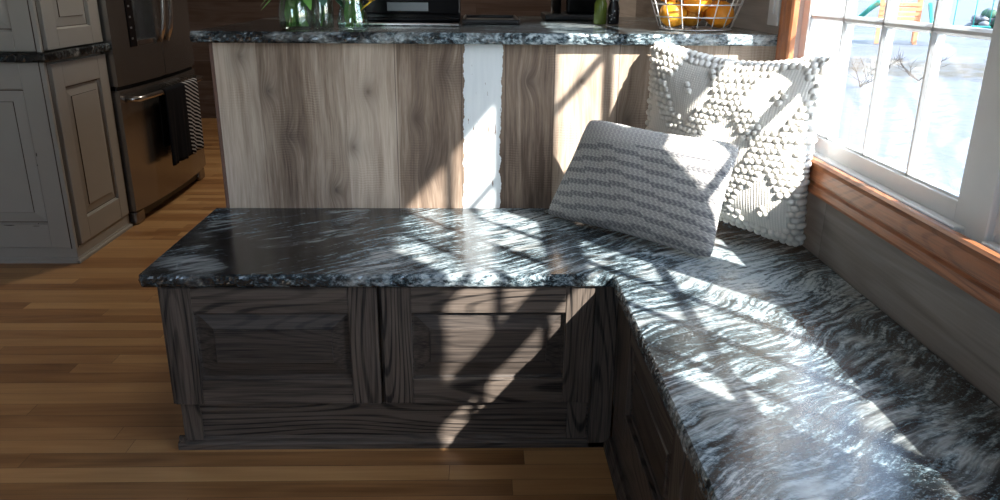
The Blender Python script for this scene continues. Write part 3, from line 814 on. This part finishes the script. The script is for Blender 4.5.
root = thing('oil_bottle', 'olive green bottle with a red cap beside the coffee maker', 'bottle', (.374, 2.53, ZC))
B().lathe([(.016, ZC+.001), (.020, ZC+.004), (.020, ZC+.062), (.014, ZC+.078), (.0105, ZC+.084)], .374, 2.53, 24, 0, True).obj('body', M['oil'], root)
B().lathe([(.0125, ZC+.083), (.0145, ZC+.086), (.0145, ZC+.104), (.011, ZC+.108)], .380, 2.53, 20, 0, True).obj('cap', M['red'], root)
root = thing('pepper_mill', 'black speckled mill beside the green bottle', 'mill', (.416, 2.54, ZC))
B().lathe([(.017, ZC+.001), (.0185, ZC+.004), (.0185, ZC+.05), (.014, ZC+.065), (.0175, ZC+.08), (.0175, ZC+.10), (.008, ZC+.125)], .416, 2.54, 24, 0, True).obj('body', M['speck'], root)
B().sphere((.416, 2.54, ZC+.133), .009, sub=2).obj('knob', M['chrome'], root)

# wire basket with oranges
bx, by = .608, 2.285
root = thing('wire_basket', 'round white wire basket of oranges on the bar counter', 'basket', (bx, by, ZC))
def rad(z): return .097+.36*max(0, z)
b = B()
for z in (.004, .037, .070, .103, .136):
    n = 40; b.tube([(bx+rad(z)*math.cos(2*PI*i/n), by+rad(z)*math.sin(2*PI*i/n), ZC+z) for i in range(n+1)], .0019 if z < .13 else .003, 6)
for i in range(16):
    a = 2*PI*(i+.5)/16
    b.tube([(bx+.0*math.cos(a), by+.0*math.sin(a), ZC+.004), (bx+.09*math.cos(a), by+.09*math.sin(a), ZC+.004), (bx+rad(.012)*math.cos(a), by+rad(.012)*math.sin(a), ZC+.010), (bx+rad(.136)*math.cos(a), by+rad(.136)*math.sin(a), ZC+.136)], .0015, 6)
b.obj('wire_frame', M['wire'], root)
def orange(c, r, mat, label):
    root = thing('orange', label, 'orange', (c[0], c[1], c[2]-r), 'oranges in the wire basket')
    a, b_ = random.uniform(-.6, .6), random.uniform(-.6, .6)
    bb = B(); bb.sphere(c, r, 0, 1, 1, .95, 4); bb.obj('peel', mat, root)
    d = Vector((a, b_, 1)).normalized(); p = Vector(c)+d*r*.955
    bb = B(); bb.tube([p-d*.001, p+d*.0015], .003, 7); bb.obj('stem_end', M['twig'], root)
O, Yl = M['orange'], M['yellow_peel']
orange((bx-.070, by-.022, ZC+.0445), .038, Yl, 'yellowish orange at the lower left of the basket')
orange((bx+.056, by-.040, ZC+.0445), .0385, O, 'orange at the lower right front of the basket')
orange((bx-.006, by+.035, ZC+.042), .036, Yl, 'yellowish orange low at the back of the basket')
orange((bx+.070, by+.040, ZC+.046), .037, O, 'orange low at the back right of the basket')
orange((bx-.012, by-.050, ZC+.084), .0385, O, 'orange on top in the middle of the basket')
orange((bx+.060, by-.010, ZC+.116), .036, O, 'orange on top at the right of the basket')
orange((bx-.078, by+.025, ZC+.108), .036, O, 'orange on top at the left of the basket')

# switch plate on the window wall
root = thing('switch_plate', 'white light switch plate on the plank wall beside the oak casing', 'light switch', (XW, 2.17, 1.0))
B().box(XW-.006, XW-.0003, 2.133, 2.205, .945, 1.065, .002, 0, 2).obj('plate', M['white'], root)
B().box(XW-.011, XW-.006, 2.158, 2.180, .975, 1.035, .0015).obj('rocker', M['white'], root)

# ------------------------------------------------------------------ outdoors
b = B(); n = 60
vs = []; 
for i in range(n+1):
    for j in range(n+1):
        x = XO+.02+ (i/n)**2*120; y = -60+j/n*220
        z = -.6+.05*math.sin(x*.9+y*.3)*math.sin(y*.55)*min(1, x/6)
        vs.append((x, y, z))
b.add(vs, [[i*(n+1)+j, (i+1)*(n+1)+j, (i+1)*(n+1)+j+1, i*(n+1)+j+1] for i in range(n) for j in range(n)], 0, True)
g = struct('ground', b, M['snow'], 'snow covered yard with a strip of bare grass')
b = B().box(XO-.001, XO+.02, -2.7, 6.4, -.8, SILL-.02).box(XO-.001, XO+.02, -2.7, 6.4, HEAD+.06, 2.7)
struct('wall_outside', b, M['render'], 'outside siding of the house')

def twigs(name, cx, cy, h, n, label, seed, spread=1.):
    rr = random.Random(seed); b = B()
    def br(p, d, L, r, lv):
        q = p+d*L*.5+Vector((rr.uniform(-.05, .05), rr.uniform(-.05, .05), 0))*L; e = q+(d+Vector((rr.uniform(-.3, .3), rr.uniform(-.3, .3), .1))).normalized()*L*.5
        b.tube([p, q, e], r, 5, radii=[r, r*.75, r*.4])
        if lv:
            for _ in range(3):
                s_ = rr.choice([q, e]); br(s_, (d+Vector((rr.uniform(-.9, .9), rr.uniform(-.9, .9), rr.uniform(-.2, .5)))).normalized(), L*.62, r*.55, lv-1)
    for k in range(n):
        a = rr.uniform(0, 2*PI); br(Vector((cx, cy, -.6)), Vector((math.cos(a)*spread, math.sin(a)*spread, rr.uniform(.5, 1.1))).normalized(), h, .011, 2)
    o = b.obj(name, M['twig'], None, (cx, cy, -.6)); tag(o, label, 'shrub', 'bare shrubs in the snow')
twigs('bare_shrub', 6.5, 13.4, .42, 6, 'bare twiggy shrub in the snow seen through the left panes', 2, 1.2)
twigs('bare_shrub', 8.0, 14.3, .40, 5, 'bare twiggy shrub in the snow seen through the middle panes', 6, 1.3)
twigs('bare_shrub', 9.6, 13.9, .38, 5, 'bare twiggy shrub in the snow seen through the right panes', 8, 1.3)
# playset
px, py = 12.2, 24.0
root = thing('playset', 'wooden playset with a teal slide out in the snowy yard', 'playset', (px, py, -.6))
Rp = Matrix.Translation((px, py, -.6)) @ Matrix.Rotation(-.46, 4, 'Z')
def pb(): return B(Rp)
for x in (-.25, .75):
    for y in (-.5, .5): pb().box(x-.06, x+.06, y-.06, y+.06, 0, 2.6, .01).obj('post', M['cedar'], root)
pb().box(-.3, .8, -.55, .55, 1.05, 1.16, .01).obj('platform', M['cedar'], root)
b = pb()
for k in range(5): b.box(-.3, .8, -.58, -.55, .55+k*.13, .65+k*.13, .005)
b.obj('side_boards', M['cedar'], root)
b = pb(); n = 14; vs = []
for i in range(n+1):
    q = i/n; x = -.3-1.25*q; z = 1.12-1.0*q**.9+.04*math.sin(q*9)
    for (yy_, dz) in ((-.27, .16), (-.24, .16), (-.22, .0), (.22, 0), (.24, .16), (.27, .16)): vs.append((x, yy_, z+dz))
b.add(vs, [[i*6+k, (i+1)*6+k, (i+1)*6+k+1, i*6+k+1] for i in range(n) for k in range(5)], 0, True)
sl = b.obj('slide', M['teal'], root); sm = sl.modifiers.new('thick', 'SOLIDIFY'); sm.thickness = .03
pb().tube([(.8, 0, 2.3), (3.2, 0, 2.3)], .06, 8).obj('swing_beam', M['cedar'], root)
for y in (-.8, .8): pb().tube([(3.1, 0, 2.3), (3.3, y, 0)], .05, 8).obj('leg', M['cedar'], root)
for x in (1.5, 2.4):
    b = pb(); b.tube([(x-.2, 0, 2.3), (x-.2, 0, .55)], .012, 6); b.tube([(x+.2, 0, 2.3), (x+.2, 0, .55)], .012, 6); b.box(x-.24, x+.24, -.1, .1, .52, .56, .01)
    b.obj('swing', M['teal'], root)
b = pb(); b.tube([(1.0, -.6, 1.15), (1.2, -1.2, .02)], .05, 8); b.tube([(1.0, -.1, 1.15), (1.25, -.75, .02)], .05, 8)
for k in range(4): 
    q = k/4+.15; b.tube([(1.0+.2*q, -.6-.6*q, 1.15*(1-q)), (1.0+.25*q, -.1-.65*q, 1.15*(1-q))], .03, 6)
b.obj('ladder', M['teal'], root)
# snowy evergreen shrub
sx, sy = 17.2, 27.0
root = thing('snowy_shrub', 'low evergreen shrub capped with snow at the far right of the window view', 'shrub', (sx, sy, -.6))
b = B()
for k in range(26):
    a = random.uniform(0, 2*PI); r = random.uniform(0, .55); b.sphere((sx+r*math.cos(a), sy+r*math.sin(a), -.6+random.uniform(.1, .75)), random.uniform(.12, .22), 0, sub=2, rough=.15)
b.obj('foliage', M['greenleaf'], root)
b = B()
for k in range(34):
    a = random.uniform(0, 2*PI); r = random.uniform(0, .6); b.sphere((sx+r*math.cos(a), sy+r*math.sin(a), -.6+.85-r*.6+random.uniform(-.25, .05)), random.uniform(.12, .2), 0, 1, 1, .6, sub=2, rough=.1)
b.obj('snow_cap', M['snowcap'], root)

# ------------------------------------------------------------------ light
w = bpy.data.worlds.new('sky'); bpy.context.scene.world = w; w.use_nodes = True
nt = w.node_tree; bg = nt.nodes['Background']; sk = nt.nodes.new('ShaderNodeTexSky')
sk.sky_type = 'NISHITA'; sk.sun_disc = False; sk.sun_elevation = math.radians(36); sk.sun_rotation = math.radians(140); sk.air_density = 1.; sk.dust_density = 1.5
tn = nt.nodes.new('ShaderNodeMix'); tn.data_type = 'RGBA'; tn.blend_type = 'MULTIPLY'; tn.inputs[0].default_value = 1.; tn.inputs[7].default_value = (.86, .96, 1.08, 1)
nt.links.new(sk.outputs[0], tn.inputs[6]); hz = nt.nodes.new('ShaderNodeMix'); hz.data_type = 'RGBA'; hz.blend_type = 'ADD'; hz.inputs[0].default_value = 1.; hz.inputs[7].default_value = (3.3, 4.1, 4.9, 1)
nt.links.new(tn.outputs[2], hz.inputs[6]); nt.links.new(hz.outputs[2], bg.inputs[0]); bg.inputs[1].default_value = .5
sun = bpy.data.lights.new('sun', 'SUN'); sun.energy = 19; sun.angle = math.radians(.7); sun.color = (1, .95, .88)
so = bpy.data.objects.new('sun', sun); C.objects.link(so); so.location = (4, -4, 5)
so.rotation_euler = Vector((-1, 1.21, -1.2)).to_track_quat('-Z', 'Y').to_euler()
def portal(loc, rot, sx_, sy_):
    l = bpy.data.lights.new('portal', 'AREA'); l.shape = 'RECTANGLE'; l.size = sx_; l.size_y = sy_; l.cycles.is_portal = True
    o = bpy.data.objects.new('portal', l); C.objects.link(o); o.location = loc; o.rotation_euler = rot
portal((XO+.04, 1.21, 1.235), (0, PI/2, 0), 1.2, 1.72)
portal((-1.35, -2.72, 1.475), (PI/2, 0, 0), 1.1, 1.15)

l = bpy.data.lights.new('kitchen_fill', 'AREA'); l.shape = 'DISK'; l.size = .4; l.energy = 20; l.color = (1, .88, .74)  # added fill with no fixture, brightens refrigerator, cabinets and far wall
o = bpy.data.objects.new('kitchen_fill', l); C.objects.link(o); o.location = (-.5, 4.4, 2.42)
# ------------------------------------------------------------------ camera
cam = bpy.data.cameras.new('camera'); co_ = bpy.data.objects.new('camera', cam); C.objects.link(co_)
p, yaw, roll, f = .3308, .0267, .0084, 781.27
fw = Vector((math.sin(yaw)*math.cos(p), math.cos(yaw)*math.cos(p), -math.sin(p)))
r0 = Vector((math.cos(yaw), -math.sin(yaw), 0)); u0 = r0.cross(fw)
r = r0*math.cos(roll)+u0*math.sin(roll); u = -r0*math.sin(roll)+u0*math.cos(roll)
co_.matrix_world = Matrix(((r.x, u.x, -fw.x, 0), (r.y, u.y, -fw.y, 0), (r.z, u.z, -fw.z, 1.051), (0, 0, 0, 1)))
cam.sensor_width = 36; cam.lens = f/1000*36; cam.clip_start = .01; cam.clip_end = 500
S = bpy.context.scene; S.camera = co_
S.view_settings.view_transform = 'Standard'; S.view_settings.look = 'None'; S.view_settings.gamma = 1; S.view_settings.exposure = .2
S.view_settings.use_curve_mapping = False
S.cycles.use_denoising = True; S.cycles.max_bounces = 8; S.cycles.transparent_max_bounces = 12; S.cycles.sample_clamp_indirect = 6
